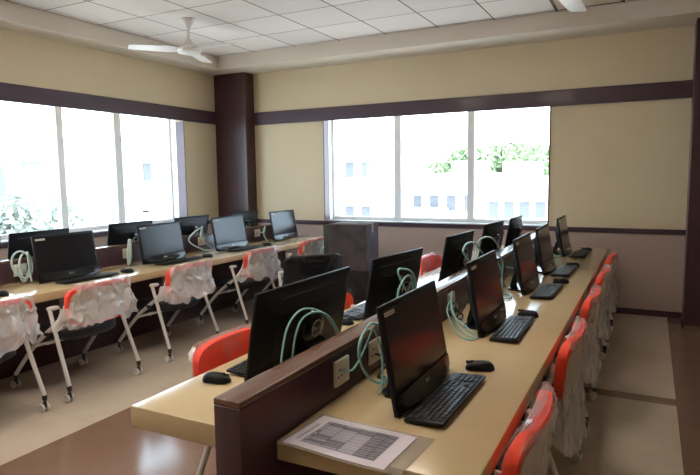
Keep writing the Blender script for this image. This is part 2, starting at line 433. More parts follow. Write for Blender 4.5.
desk('computer_desk', 'long cream counter along the right side of the front partition, holding a laminated sheet', PX1+0.002, -0.38, 1.43, 6.80, PX1+0.002)
desk('computer_desk', 'long cream counter on the left of the front partition, with its bare near corner', -1.632, PX0-0.002, 1.437, 6.80, PX0-0.002, 0.078)
desk('computer_desk', 'long cream counter of the left row facing the aisle', LX1+0.002, -3.86, 0.4, 6.78, LX1+0.002)
desk('computer_desk', 'cream counter of the left row on the window side of its partition', -5.17, LX0-0.002, 0.4, 6.78, LX0-0.002)

# ------------------------------------------------------------------ all-in-one computer
AH = 0.375
def text_mesh(bm, s, size, place):
    cu = bpy.data.curves.new('t', 'FONT'); cu.body = s; cu.size = size; cu.extrude = 0.0006; cu.align_x = 'CENTER'; cu.align_y = 'CENTER'; cu.resolution_u = 3
    o = bpy.data.objects.new('t', cu); COL.objects.link(o)
    bpy.context.view_layer.update()
    me = bpy.data.meshes.new_from_object(o.evaluated_get(bpy.context.evaluated_depsgraph_get()))
    bpy.data.objects.remove(o)
    me.transform(place); bm.from_mesh(me); bpy.data.meshes.remove(me)
def logo_text(bm, size, at, facing):
    """maker's word with its tilted E, in the y-z plane facing +x (facing=1) or -x"""
    base = Matrix(((0, 0, facing, at[0]), (facing, 0, 0, at[1]), (0, 1, 0, at[2]), (0, 0, 0, 1)))
    sp = size*0.66
    for i, ch in enumerate('DELL'):
        loc = Matrix.Translation(((i-1.5)*sp, 0, 0))
        if i == 1: loc = loc @ Matrix.Rotation(math.radians(32), 4, 'Z')
        text_mesh(bm, ch, size, base @ loc)
TILT = math.radians(10)
TM = Matrix.Rotation(-TILT, 4, 'Y')
def make_aio(W2=0.2825, hz=0.195):
    r = empty('all_in_one_computer')
    def t(name, bm, mat, par, tilt=True, angle=35):
        if tilt: bmesh.ops.transform(bm, matrix=TM, verts=bm.verts[:])
        return fin(name, bm, mat, par, angle=angle)
    b = bmesh.new(); box(b, -0.015, 0.0, -W2, W2, 0.006, AH+0.004, 0.004, 3)
    hs = t('housing', b, M['black'], r)
    b = bmesh.new(); rows = []
    for x, ins in ((-0.012, 0.006), (-0.019, 0.022), (-0.042, 0.070), (-0.056, 0.088)):
        y1, za, zb = W2-ins, 0.012+ins, AH-ins; c = 0.012
        rows.append([b.verts.new((x, p, q)) for p, q in ((-y1+c, za), (y1-c, za), (y1, za+c), (y1, zb-c), (y1-c, zb), (-y1+c, zb), (-y1, zb-c), (-y1, za+c))])
    for p, q in zip(rows, rows[1:]):
        for i in range(8): b.faces.new((p[i], p[(i+1) % 8], q[(i+1) % 8], q[i]))
    b.faces.new(rows[0]); b.faces.new(rows[-1])
    t('rear_cover', b, M['black'], r)
    b = bmesh.new()
    for k in range(26):
        y = -0.21+k*0.0168; box(b, -0.030, -0.026, y, y+0.010, 0.326, 0.336)
    t('vent', b, M['hole'], r)
    b = bmesh.new(); box(b, -0.002, 0.0022, -W2+0.016, W2-0.016, 0.078, AH-0.014, 0.001, 1)
    t('screen', b, M['screen'], r)
    # chin: speaker bar below the display, tapered towards its foot
    b = bmesh.new()
    n = 24; rows = []
    for z, k in ((0.066, 0.0), (0.060, 0.08), (0.040, 0.2), (0.020, 0.75), (0.010, 1.0), (0.001, 0.95), (0.0, 0.85)):
        ring = []
        for i in range(n+1):
            y = -1+2*i/n; ring.append(b.verts.new((0.0025+k*0.030*(1-abs(y)**2.6)+0.002, y*(W2-0.004)*(1-0.05*k*(1 if z < 0.02 else 0)), z+0.004)))
        ring += [b.verts.new((-0.002, W2-0.006, z+0.004)), b.verts.new((-0.002, -W2+0.006, z+0.004))]
        rows.append(ring)
    for p, q in zip(rows, rows[1:]):
        for i in range(n+3): b.faces.new((p[i], p[(i+1) % (n+3)], q[(i+1) % (n+3)], q[i]))
    b.faces.new(rows[0]); b.faces.new(rows[-1])
    ch = t('speaker_bar', b, M['gloss'], r)
    b = bmesh.new(); logo_text(b, 0.019, (0.0135, 0, 0.048), 1)
    lo = t('front_logo', b, M['silver'], ch, angle=30); lo['label'] = 'small silver maker logo'
    b = bmesh.new(); box(b, 0.0024, 0.0032, -W2+0.022, -W2+0.105, AH-0.036, AH-0.022)
    st = t('sticker', b, M['sticker'], r); st['label'] = 'pale model sticker in the corner'
    b = bmesh.new()
    for k in range(7): box(b, 0.0032, 0.0035, -W2+0.027+k*0.0105, -W2+0.034+k*0.0105, AH-0.033, AH-0.025)
    t('sticker_print', b, M['ink'], st)
    b = bmesh.new(); lathe(b, [(0.085, -0.058), (0.082, -0.068), (0.07, -0.076), (0.02, -0.079), (0.001, -0.079)], 32, (0, 0, hz), 'X')
    hub = t('rear_hub', b, M['gloss'], r)
    b = bmesh.new()
    pts = [Vector((-0.0795, 0.036*math.cos(2*PI*k/40), hz+0.036*math.sin(2*PI*k/40))) for k in range(40)]
    tube(b, pts, 0.0022, 6, closed=True)
    logo_text(b, 0.025, (-0.0805, 0, hz), -1)
    lg = t('rear_logo', b, M['logo'], hub, angle=30); lg['label'] = 'pale ring logo with lettering'
    # rear stand
    b = bmesh.new()
    prism(b, [(-0.055, hz-0.055), (-0.11, hz-0.075), (-0.135, 0.03), (-0.135, 0.0), (-0.12, 0.0), (-0.09, hz-0.105), (-0.045, hz-0.085)], -0.07, 0.07, 'Y')
    bmesh.ops.bevel(b, geom=b.edges[:], offset=0.004, segments=2, affect='EDGES')
    fin('stand_arm', b, M['black'], r)
    b = bmesh.new(); prism(b, [(-0.03, -0.14), (-0.03, 0.14), (-0.12, 0.12), (-0.145, 0.09), (-0.145, -0.09), (-0.12, -0.12)], 0.0, 0.012, 'Z')
    fin('stand_base', b, M['gloss'], r)
    return r

AIO = make_aio(); AIO_W = make_aio(0.37, 0.175); KM = kid_map()
G_R, G_F, G_L, G_W = 'computers facing the right aisle', 'computers on the left side of the front partition', 'computers of the left row facing the aisle', 'computers of the left row on the window side'
def place(proto, first, km, x, y, z, rz, label, cat, group=None):
    o = proto if first else copy_tree(proto, km)
    o.location = (x, y, z); o.rotation_euler = (0, 0, rz)
    tag(o, label, cat, group)
    return o
R_ = math.radians
aio_spots = [
 (-0.718, 2.015, 0, 'black all-in-one computer nearest the viewer on the right-hand counter', G_R),
 (-0.718, 3.085, 0, 'black all-in-one computer second from the viewer on the right-hand counter', G_R),
 (-0.722, 4.20, 0, 'black all-in-one computer third from the viewer on the right-hand counter', G_R),
 (-0.722, 5.05, 0, 'black all-in-one computer fourth from the viewer on the right-hand counter', G_R),
 (-0.722, 6.22, 0, 'black all-in-one computer at the far end of the right-hand counter near the back wall', G_R),
 (-1.366, 2.127, 180-1, 'large black computer seen from behind over the front partition, ring logo on its back', G_F),
 (-1.318, 3.04, 180-7, 'black computer seen from behind, just beyond the nearest one with the ring logo', G_F),
 (-1.32, 4.25, 180-4, 'black computer seen from behind, an orange chair peeking out at its left', G_F),
 (-1.33, 5.35, 180-4, 'black computer seen from behind, last but one left of the front partition', G_F),
 (-1.29, 6.12, 180, 'black computer seen from behind, farthest one left of the front partition', G_F),
 (-4.215, 3.19, 0, 'black computer nearest the left picture edge, cable coil at its left', G_L),
 (-4.215, 4.245, 0, 'aisle-facing computer second from the left picture edge in the left row', G_L),
 (-4.225, 5.305, 0, 'computer of the left row before the corner pillar, pale cable loops at its left', G_L),
 (-4.225, 6.42, 0, 'all-in-one computer with a greyish screen at the far end of the left row', G_L),
 (-4.79, 3.29, 180, 'computer seen from behind under the left window, leftmost on the window side', G_W),
 (-4.79, 4.30, 180, 'computer seen from behind under the left window, second from the left on the window side', G_W),
 (-4.79, 5.20, 180, 'computer seen from behind at the right jamb of the left window', G_W),
 (-4.79, 6.19, 180, 'computer seen from behind right at the foot of the dark corner pillar', G_W),
]
for i, (x, y, a, lab, g) in enumerate(aio_spots):
    if 'ring logo on its back' in lab: place(AIO_W, True, KM, x, y, DZ+0.0005, R_(a), lab, 'computer', g)
    else: place(AIO, i == 0, KM, x, y, DZ+0.0005, R_(a), lab, 'computer', g)

# ------------------------------------------------------------------ keyboards and mice
KT = Matrix.Rotation(math.radians(-3.0), 4, 'Y')
KL = 0.496
def key_layout():
    u = KL/23.3; ks = []; x0 = -KL/2+u*0.35
    def row(r, widths, start=0.0):
        c = start
        for w in widths:
            if w > 0: ks.append((r, x0+(c+abs(w)/2)*u, abs(w)*u-0.0028))
            c += abs(w)
    row(0, [1, -1, 1, 1, 1, 1, -.5, 1, 1, 1, 1, -.5, 1, 1, 1, 1, -.4, 1, 1, 1])
    nav = [-.4, 1, 1, 1, -.4]
    row(1, [1]*13+[2]+nav+[1, 1, 1, 1]); row(2, [1.5]+[1]*12+[1.5]+nav+[1, 1, 1, 1])
    row(3, [1.75]+[1]*11+[2.25]+[-.4, -3, -.4]+[1, 1, 1])
    row(4, [2.25]+[1]*10+[2.75]+[-.4, -1, 1, -1, -.4]+[1, 1, 1, 1])
    row(5, [1.25, 1.25, 1.25, 6.25, 1.25, 1.25, 1.25, 1.25]+nav+[2, 1, 1])
    return ks
def keycap(b, r, y, w):
    x = -0.052+r*0.0192+(0.004 if r > 0 else 0.0)
    box(b, x-0.0083, x+0.0083, y-w/2, y+w/2, 0.0155, 0.0205, 0.0018, 1)
def make_keyboard(single):
    r = empty('keyboard')
    b = bmesh.new(); box(b, -0.070, 0.066, -KL/2-0.006, KL/2+0.006, 0.004, 0.0165, 0.004, 2)
    bmesh.ops.transform(b, matrix=KT, verts=b.verts[:]); bmesh.ops.translate(b, vec=(0, 0, 0.004), verts=b.verts[:]); fin('case', b, M['black'], r)
    allb = bmesh.new()
    for (rw, y, w) in key_layout():
        bb = bmesh.new() if single else allb
        keycap(bb, rw, y, w)
        if single:
            bmesh.ops.transform(bb, matrix=KT, verts=bb.verts[:]); bmesh.ops.translate(bb, vec=(0, 0, 0.004), verts=bb.verts[:]); fin('key', bb, M['key'], r, smooth=False)
    if not single:
        bmesh.ops.transform(allb, matrix=KT, verts=allb.verts[:]); bmesh.ops.translate(allb, vec=(0, 0, 0.004), verts=allb.verts[:])
        k = fin('keys', allb, M['key'], r, smooth=False); k['kind'] = 'stuff'
    else: allb.free()
    for s in (-1, 1):
        b = bmesh.new(); box(b, -0.066, -0.054, s*0.19-0.02, s*0.19+0.02, 0.0, 0.010, 0.001, 1); fin('foot', b, M['rubber'], r)
    return r
def make_mouse():
    """nose towards -x"""
    r = empty('computer_mouse')
    def shell(bm, x0, x1, w, h, z0):
        rings = []
        N, MM = 28, 8
        for j in range(MM+1):
            ph = j/MM*PI/2; rr = math.cos(ph)**0.6 if j < MM else 0.02
            ring = []
            for k in range(N):
                a = 2*PI*k/N
                xx = sgnpow(math.cos(a), 0.8); yy = sgnpow(math.sin(a), 0.8)
                x = (x0+x1)/2+xx*rr*(x1-x0)/2
                y = yy*rr*w/2*(1-0.12*xx*0.5)
                z = z0+math.sin(ph)*h*(1+0.15*xx*rr)
                ring.append(bm.verts.new((x, y, z)))
            rings.append(ring)
        for a, b in zip(rings, rings[1:]):
            for k in range(N): bm.faces.new((a[k], a[(k+1) % N], b[(k+1) % N], b[k]))
        bm.faces.new(rings[0][::-1]); bm.faces.new(rings[-1])
    b = bmesh.new(); shell(b, -0.060, 0.060, 0.066, 0.034, 0.003); fin('shell', b, M['black'], r, angle=60)
    b = bmesh.new(); box(b, -0.048, 0.048, -0.024, 0.024, 0.0, 0.004, 0.001, 1); fin('underside', b, M['rubber'], r)
    b = bmesh.new(); lathe(b, [(0.002, -0.0042), (0.0095, -0.003), (0.0095, 0.003), (0.002, 0.0042)], 16, (-0.032, 0, 0.0285), 'Y'); fin('scroll_wheel', b, M['gloss'], r)
    b = bmesh.new(); box(b, -0.057, -0.012, -0.0007, 0.0007, 0.024, 0.036); fin('button_seam', b, M['hole'], r)
    return r
KB1 = make_keyboard(True); KB = make_keyboard(False); MO = make_mouse(); KM = kid_map()
G_K, G_M = 'keyboards on the counters', 'computer mice on the counters'
kb = [ # x, y, rot, label ; first uses KB1
 (-0.617, 1.965, -1.0, 'black keyboard in front of the nearest computer on the right-hand counter'),
 (-0.605, 3.02, 1, 'black keyboard in front of the second computer on the right-hand counter'),
 (-0.60, 4.10, -1, 'black keyboard in front of the third computer on the right-hand counter'),
 (-0.60, 5.02, -1, 'black keyboard in front of the fourth computer on the right-hand counter'),
 (-0.60, 6.16, -1, 'black keyboard at the far end of the right-hand counter'),
 (-1.475, 2.10, 180+3, 'black keyboard partly hidden behind the big computer seen from behind on the front left counter'),
 (-1.50, 3.12, 180+2, 'black keyboard before the second computer seen from behind on the front left counter'),
 (-4.05, 3.22, 0, 'black keyboard below the computer nearest the left picture edge'),
 (-4.05, 4.26, 0, 'black keyboard below the second computer of the aisle-facing left row'),
 (-4.05, 5.32, 0, 'black keyboard below the computer in front of the corner pillar'),
]
for i, (x, y, a, lab) in enumerate(kb):
    if i == 0: place(KB1, True, KM, x, y, DZ+0.0005, R_(a), lab, 'keyboard', G_K)
    else: place(KB, i == 1, KM, x, y, DZ+0.0005, R_(a), lab, 'keyboard', G_K)
mice = [
 (-0.605, 2.345, 14, 'black mouse just past the keyboard of the nearest computer on the right-hand counter'),
 (-0.595, 3.36, -8, 'black mouse beside the keyboard of the second computer on the right-hand counter'),
 (-0.565, 4.50, 30, 'black mouse lying askew beside the third computer on the right-hand counter'),
 (-0.58, 5.36, 5, 'black mouse beside the keyboard of the fourth computer on the right-hand counter'),
 (-0.575, 6.50, 5, 'black mouse at the far end of the right-hand counter'),
 (-1.51, 1.765, 180+12, 'black mouse on the bare near corner of the front left counter'),
 (-1.475, 2.78, 180+8, 'black mouse between the first and second computers seen from behind, front left counter'),
 (-4.06, 2.50, 10, 'black mouse at the very left picture edge on the left row counter'),
 (-4.03, 3.60, 15, 'black mouse right of the keyboard of the computer nearest the left picture edge'),
 (-4.03, 4.64, 15, 'black mouse on the left row counter, between its second and third computers'),
 (-4.03, 5.70, 15, 'black mouse on the left row counter, right of the computer in front of the pillar'),
]
for i, (x, y, a, lab) in enumerate(mice): place(MO, i == 0, KM, x, y, DZ+0.0005, R_(a), lab, 'mouse', G_M)

# ------------------------------------------------------------------ laminated sheet
sh = empty('laminated_sheet', (-0.79, 1.525, DZ+0.001), R_(-3))
tag(sh, 'laminated printed sheet on the near end of the right-hand counter, its edge over the front', 'document')
def sheet(bm, x0, x1, y0, y1, z, t, mi=0):
    n, m = 14, 10; g = []
    for i in range(n+1):
        row = []
        for j in range(m+1):
            x = x0+(x1-x0)*i/n; y = y0+(y1-y0)*j/m
            zz = z+0.004*math.exp(-((x+0.17)**2+(y+0.11)**2)/0.008)+0.0015*math.sin(x*21)*math.sin(y*17+1)+0.0015
            row.append((bm.verts.new((x, y, zz)), bm.verts.new((x, y, zz+t))))
        g.append(row)
    for i in range(n):
        for j in range(m):
            for k in (0, 1):
                f = bm.faces.new((g[i][j][k], g[i+1][j][k], g[i+1][j+1][k], g[i][j+1][k])); f.material_index = mi
    for i in range(n):
        for j in (0, m): bm.faces.new((g[i][j][0], g[i+1][j][0], g[i+1][j][1], g[i][j][1]))
    for j in range(m):
        for i in (0, n): bm.faces.new((g[i][j][0], g[i][j+1][0], g[i][j+1][1], g[i][j][1]))
b = bmesh.new(); sheet(b, -0.170, 0.172, -0.118, 0.112, 0.0022, 0.0004); fin('paper', b, M['paper'], sh)
b = bmesh.new(); sheet(b, -0.185, 0.225, -0.128, 0.128, 0.0002, 0.0008); fin('sleeve', b, M['sleeve'], sh)
# printed table: cells lie on the paper surface
pr = bmesh.new(); rr = random.Random(3)
def zsurf(x, y): return 0.0027+0.004*math.exp(-((x+0.17)**2+(y+0.11)**2)/0.008)+0.0015*math.sin(x*21)*math.sin(y*17+1)+0.0015+0.0005
def cell(x0, x1, y0, y1, mi, dz=0.0):
    n = max(1, int((x1-x0)/0.02)); m = max(1, int((y1-y0)/0.02))
    for i in range(n):
        for j in range(m):
            q = [(x0+(x1-x0)*(i+a)/n, y0+(y1-y0)*(j+c)/m) for a, c in ((0, 0), (1, 0), (1, 1), (0, 1))]
            f = pr.faces.new([pr.verts.new((x, y, zsurf(x, y)+dz)) for x, y in q]); f.material_index = mi
cols = [-0.125, -0.112, -0.058, 0.0, 0.055, 0.095, 0.125]
for a, c in zip(cols, cols[1:]):
    y = -0.085
    while y < 0.079:
        h = rr.choice((0.011, 0.016, 0.022)); cell(a+0.001, c-0.001, y, min(y+h-0.0012, 0.08), 0 if (rr.random() < 0.45 or a > 0.05) else 1); y += h
for x in cols: cell(x-0.0011, x+0.0011, -0.086, 0.081, 2, 0.0002)
for y in (-0.086, 0.080, 0.066): cell(-0.126, 0.126, y-0.001, y+0.001, 2, 0.0002)
cell(-0.150, -0.140, -0.08, 0.05, 1)
fin('printed_table', pr, [M['print'], M['printlight'], M['printline']], sh, smooth=False)

# ------------------------------------------------------------------ chairs
BACK_X = -0.295
def backmap(px, py, off):
    """px across, py height above 0.43, off: + towards the sitter"""
    return Vector((BACK_X - 0.10*(py-0.19) + 0.52*px*px + off, px, 0.43+py))
def pad(hw, z0, z1, f_off, r_off, inflate, n=4.2, rings=7, N=48):
    b = bmesh.new(); cz, hz = (z0+z1)/2, (z1-z0)/2
    def sheet_(off, sign):
        R = []
        for j in range(rings+1):
            s = 1-(j/rings)**2 if j < rings else 0.0
            s = max(s, 0.02)
            ring = []
            for k in range(N):
                a = 2*PI*k/N
                px = hw*s*sgnpow(math.cos(a), 2/n)
                py = cz+hz*s*sgnpow(math.sin(a), 2/n)
                taper = 1.0-0.10*((z1-py)/(z1-z0))
                ring.append(b.verts.new(backmap(px*taper, py, off+sign*inflate*(1-s**4))))
            R.append(ring)
        return R
    F = sheet_(f_off, 1); Rr = sheet_(r_off, -1)
    for S in (F, Rr):
        for a, c in zip(S, S[1:]):
            for k in range(N): b.faces.new((a[k], a[(k+1) % N], c[(k+1) % N], c[k]))
        b.faces.new(S[-1])
    for k in range(N): b.faces.new((F[0][k], F[0][(k+1) % N], Rr[0][(k+1) % N], Rr[0][k]))
    return b
def make_chair():
    r = empty('training_chair')
    fin('backrest', pad(0.285, 0.080, 0.375, 0.022, -0.018, 0.008), M['orange'], r, angle=70)
    fin('back_shell', pad(0.266, 0.095, 0.350, -0.012, -0.024, 0.006), M['shell'], r, angle=70)
    # seat: rounded squab
    b = bmesh.new(); N = 40; rings = []
    for z, s in ((0.400, 0.80), (0.404, 0.93), (0.420, 1.0), (0.466, 1.0), (0.482, 0.95), (0.487, 0.8), (0.484, 0.4), (0.482, 0.05)):
        ring = []
        for k in range(N):
            a = 2*PI*k/N
            x = 0.02+0.245*s*sgnpow(math.cos(a), 0.5); y = 0.245*s*sgnpow(math.sin(a), 0.5)
            ring.append(b.verts.new((x, y, z-0.035*max(0, (x-0.16))/0.1*0.6-0.012*(1-abs(y)/0.25))))
        rings.append(ring)
    for a, c in zip(rings, rings[1:]):
        for k in range(N): b.faces.new((a[k], a[(k+1) % N], c[(k+1) % N], c[k]))
    b.faces.new(rings[0][::-1]); b.faces.new(rings[-1])
    fin('seat', b, M['seat'], r, angle=60)
    for s in (-1, 1):
        y = s*0.292
        b = bmesh.new(); tube(b, spline([(-0.295, y*1.07, 0.115), (-0.20, y*1.03, 0.37), (-0.108, y, 0.632)], 5), 0.0145, 10)
        rl = fin('rear_leg', b, M['tube'], r)
        b = bmesh.new(); tube(b, spline([(0.325, y*1.02, 0.105), (0.10, y*0.99, 0.345), (-0.14, y*0.95, 0.53), (-0.215, y*0.90, 0.62), (-0.232, y*0.82, 0.70)], 5), 0.0155, 10)
        fl = fin('front_leg', b, M['tube'], r)
        b = bmesh.new()
        prism(b, [(-0.122, y+s*0.010), (-0.10, y+s*0.014), (-0.075, y+s*0.004), (-0.062, y-s*0.03), (-0.066, y-s*0.062), (-0.095, y-s*0.080), (-0.118, y-s*0.070), (-0.128, y-s*0.03)][::s], 0.630, 0.652, 'Z')
        bmesh.ops.bevel(b, geom=b.edges[:], offset=0.005, segments=2, affect='EDGES')
        fin('armrest', b, M['tube'], r)
        b = bmesh.new(); box(b, -0.022, 0.022, -0.014, 0.014, -0.014, 0.014, 0.005)
        bmesh.ops.translate(b, vec=(-0.055, y*0.985, 0.455), verts=b.verts[:]); fin('pivot', b, M['rubber'], r)
        for x, yy, leg in ((-0.295, y*1.07, rl), (0.325, y*1.02, fl)):
            b = bmesh.new(); lathe(b, [(0.016, 0.118), (0.016, 0.085), (0.010, 0.082), (0.010, 0.05)], 12, (x, yy, 0)); box(b, x-0.012, x+0.018, yy-0.007, yy+0.007, 0.03, 0.066, 0.003)
            c = fin('caster', b, M['rubber'], r)
            for q in (-1, 1):
                b = bmesh.new(); lathe(b, [(0.008, -0.010), (0.024, -0.010), (0.029, -0.005), (0.029, 0.006), (0.022, 0.010), (0.006, 0.007)], 20, (x+0.012, yy+q*0.018, 0.0295), 'Y')
                fin('wheel', b, M['wheel'], c)
    b = bmesh.new(); tube(b, [(0.10, -0.285, 0.345), (0.10, 0.285, 0.345)], 0.011, 8); fin('cross_bar', b, M['tube'], r)
    b = bmesh.new(); tube(b, [(-0.05, -0.288, 0.385), (-0.05, 0.288, 0.385)], 0.011, 8); fin('cross_bar', b, M['tube'], r)
    for s in (-1, 1):
        b = bmesh.new(); box(b, -0.06, 0.12, s*0.16-0.015, s*0.16+0.015, 0.380, 0.41, 0.004); fin('seat_bracket', b, M['rubber'], r)
    return r
def make_cover(seed, drop_rear, drop_front, flare, rim=0.12, crumple=0.5):
    """loose polythene bag pulled over the backrest, open and ragged at the bottom"""
    b = bmesh.new(); N, RN = 144, 44; rings = []; off = Vector((seed*7.3, seed*3.1, seed*5.7))
    top = 0.392
    for j in range(RN+1):
        t = j/RN; ring = []
        for k in range(N):
            a = 2*PI*k/N
            c, s = math.cos(a), math.sin(a)            # c<0 : rear
            rear = max(0.0, -c); 
            dr = drop_front+(drop_rear-drop_front)*(0.5-0.5*c)
            rag = 0.06*noise.noise(Vector((c*2.2, s*3.5, seed*2.0)))+0.018*noise.noise(Vector((c*7, s*9, seed)))
            py = top-(top-(dr+rag))*max(0.0, (t-0.10)/0.90) if t > 0.10 else top-0.0*t
            cl = min(1.0, (t/0.10))                     # closing over the top edge
            crn = 1.0
            depth_top = max(0.0, top-py)
            # rounded upper corners
            hw = 0.300*(1-0.5*max(0, 1-depth_top/0.07)**3*0.45)
            hw *= 1+flare*max(0.0, t-0.45)**1.2
            px = hw*sgnpow(s, 0.8)
            thick = (0.012+0.026*cl+0.075*flare*max(0, t-0.3))*(c if abs(c) < 1 else c)
            th = sgnpow(c, 0.55)*(0.010*(1-cl)*0.3+0.032*cl+0.10*max(0, t-0.45)*(1.15 if c < 0 else 0.25))
            base = backmap(px, py, 0.0+th)
            # gathers
            q = Vector((px*9, (0 if c < 0 else 4)+py*3.0, 0))+off
            amp = (0.006+0.030*t)*(0.4+0.6*crumple)
            d = noise.noise(q)*amp+noise.noise(q*2.7)*amp*0.5+noise.noise(Vector((px*26, py*6, c))+off)*amp*0.35+crumple*0.020*max(0.0, 1-abs(noise.noise(q*1.3+off))*7)*min(1, t*6)+crumple*0.014*max(0.0, 1-abs(noise.noise(Vector((px*14+py*9, py*5-px*6, c))+off))*6)*min(1, t*6)-0.008
            nv = Vector((-1 if c < 0 else 1, 0, 0))*d*(abs(c)**0.3)+Vector((0, sgnpow(s, 1)*d*0.7, 0))
            if c < 0: nv.x = min(nv.x, 0.012)
            elif t < 0.6: nv.x = max(nv.x, -0.006)
            ring.append(b.verts.new(base+nv))
        rings.append(ring)
    for j, (a, c) in enumerate(zip(rings, rings[1:])):
        for k in range(N):
            fc = b.faces.new((a[k], a[(k+1) % N], c[(k+1) % N], c[k]))
            cc = math.cos(2*PI*(k+0.5)/N); ss = math.sin(2*PI*(k+0.5)/N); t = (j+0.5)/RN
            lim = -0.50 if ss > 0 else 0.05
            fc.material_index = 0 if (cc < lim and t > rim) or (t > 0.62) else 1
    # cap along the top ridge
    f0 = rings[0]
    for k in range(1, N//2):
        try: b.faces.new((f0[k], f0[k-1] if k > 1 else f0[0], f0[N-k+1] if k > 1 else f0[0], f0[N-k]) if k > 1 else (f0[1], f0[0], f0[N-1]))
        except ValueError: pass
    try: b.faces.new((f0[N//2-1], f0[N//2+1], f0[N//2]))
    except ValueError: pass
    return b
CH = make_chair(); KM = kid_map()
G_C1, G_C2, G_C3 = 'chairs along the right aisle', 'chairs left of the front partition', 'chairs of the left row'
chairs = [
 (-0.59, 1.86, 180, 'orange-backed chair in a grey-beige plastic wrap nearest the viewer at the right-hand counter', G_C1, (-0.24, 0.08, 0.2)),
 (-0.59, 2.93, 180, 'orange-backed chair in plastic wrap second from the viewer along the right aisle', G_C1, (-0.20, 0.08, 0.25)),
 (-0.59, 3.92, 180, 'orange-backed chair in plastic wrap, middle of the five along the right aisle', G_C1, (-0.18, 0.10, 0.25)),
 (-0.59, 4.90, 180, 'orange-backed chair in plastic wrap, fourth from the viewer along the right aisle', G_C1, (-0.15, 0.10, 0.3)),
 (-0.59, 5.88, 180, 'orange-backed chair in plastic wrap at the far end of the right aisle', G_C1, (-0.15, 0.10, 0.3)),
 (-1.465, 2.16, 0, 'orange-red wrapped chair whose bright back shows above the front left counter beside the mouse', G_C2, (0.0, 0.05, 0.2)),
 (-1.50, 3.16, 0, 'orange-backed wrapped chair seen in the gap right of the big computer with ring logo', G_C2, (0.0, 0.05, 0.2)),
 (-1.52, 5.10, 0, 'wrapped orange chair back peeking out left of the third computer seen from behind', G_C2, (-0.05, 0.05, 0.2)),
 (-1.52, 6.18, 0, 'wrapped orange chair back showing right of the third computer seen from behind', G_C2, (-0.05, 0.05, 0.2)),
 (-3.87, 2.13, 180, 'plastic-wrapped chair cut by the left picture edge', G_C3, (0.075, 0.10, 0.35, 0.05, 0.9)),
 (-3.87, 2.945, 180, 'plastic-wrapped orange chair below the computer nearest the left picture edge', G_C3, (0.09, 0.11, 0.3, 0.05, 0.9)),
 (-3.88, 3.92, 180, 'plastic-wrapped orange chair in the left row, below its second computer', G_C3, (0.085, 0.11, 0.3, 0.05, 0.9)),
 (-3.90, 5.02, 180, 'plastic-wrapped orange chair in the left row in front of the pillar-side computer', G_C3, (0.085, 0.11, 0.3, 0.05, 0.9)),
 (-3.89, 6.06, 180, 'plastic-wrapped chair at the far end of the left row, mostly behind the dark wrapped one', G_C3, (0.085, 0.11, 0.3, 0.05, 0.9)),
 (-3.02, 4.90, 140, 'chair wrapped in shiny black plastic standing in the aisle beside the carton pile', G_C3, (-0.16, 0.0, 0.4, 0.05, 0.3)),
]
for i, (x, y, a, lab, g, cv) in enumerate(chairs):
    o = place(CH, i == 0, KM, x, y, 0.0005, R_(a), lab, 'chair', g)
    c = fin('plastic_cover', make_cover(i+1, *cv), [M['film'], M['filmthin']] if 'shiny black' not in lab else [M['bagblack'], M['bagblack']], o, angle=180)
    if 'shiny black' in lab:
        for ch in o.children:
            if ch.name.startswith(('backrest', 'back_shell')):
                ch.material_slots[0].link = 'OBJECT'; ch.material_slots[0].material = M['bagblack']
    c['label'] = 'clear crumpled plastic cover' if 'shiny black' not in lab else 'shiny black plastic cover'

# ------------------------------------------------------------------ cables
def cable(pts, label, r=0.0042, mat='cable', per=8, group='network cables at the computers', name='network_cable', cat='cable'):
    b = bmesh.new(); tube(b, spline(pts, per), r, 7)
    return tag(fin(name, b, M[mat], angle=180), label, cat, group)
def hanging_coil(x, y, z, ry, rz, turns, seed, depth=0.02):
    rd = random.Random(seed); pts = []
    n = 10
    for i in range(int(turns*n)+1):
        a = 2*PI*i/n - PI/2
        k = 1+0.16*math.sin(i*0.63+seed)
        pts.append((x+depth*math.sin(i*0.9+seed)+0.002*i/n, y+ry*k*math.cos(a)+0.02*math.sin(i*0.31+seed*2), z+rz*k*math.sin(a)+0.018*math.sin(i*0.37+seed)))
    return pts
# behind the nearest computer seen from behind
cable([(-1.165, 1.70, 0.78), (-1.175, 1.735, 0.91), (-1.185, 1.80, 1.005), (-1.185, 1.91, 1.04), (-1.18, 2.06, 0.985), (-1.17, 2.155, 0.87), (-1.16, 2.08, 0.79), (-1.155, 1.92, 0.765), (-1.16, 1.79, 0.82), (-1.165, 1.80, 0.93), (-1.17, 1.87, 1.01), (-1.17, 2.0, 1.01), (-1.165, 2.10, 0.95), (-1.15, 2.14, 0.85), (-1.15, 2.12, 0.76)], 'aqua cable coil hanging behind the computer with the ring logo')
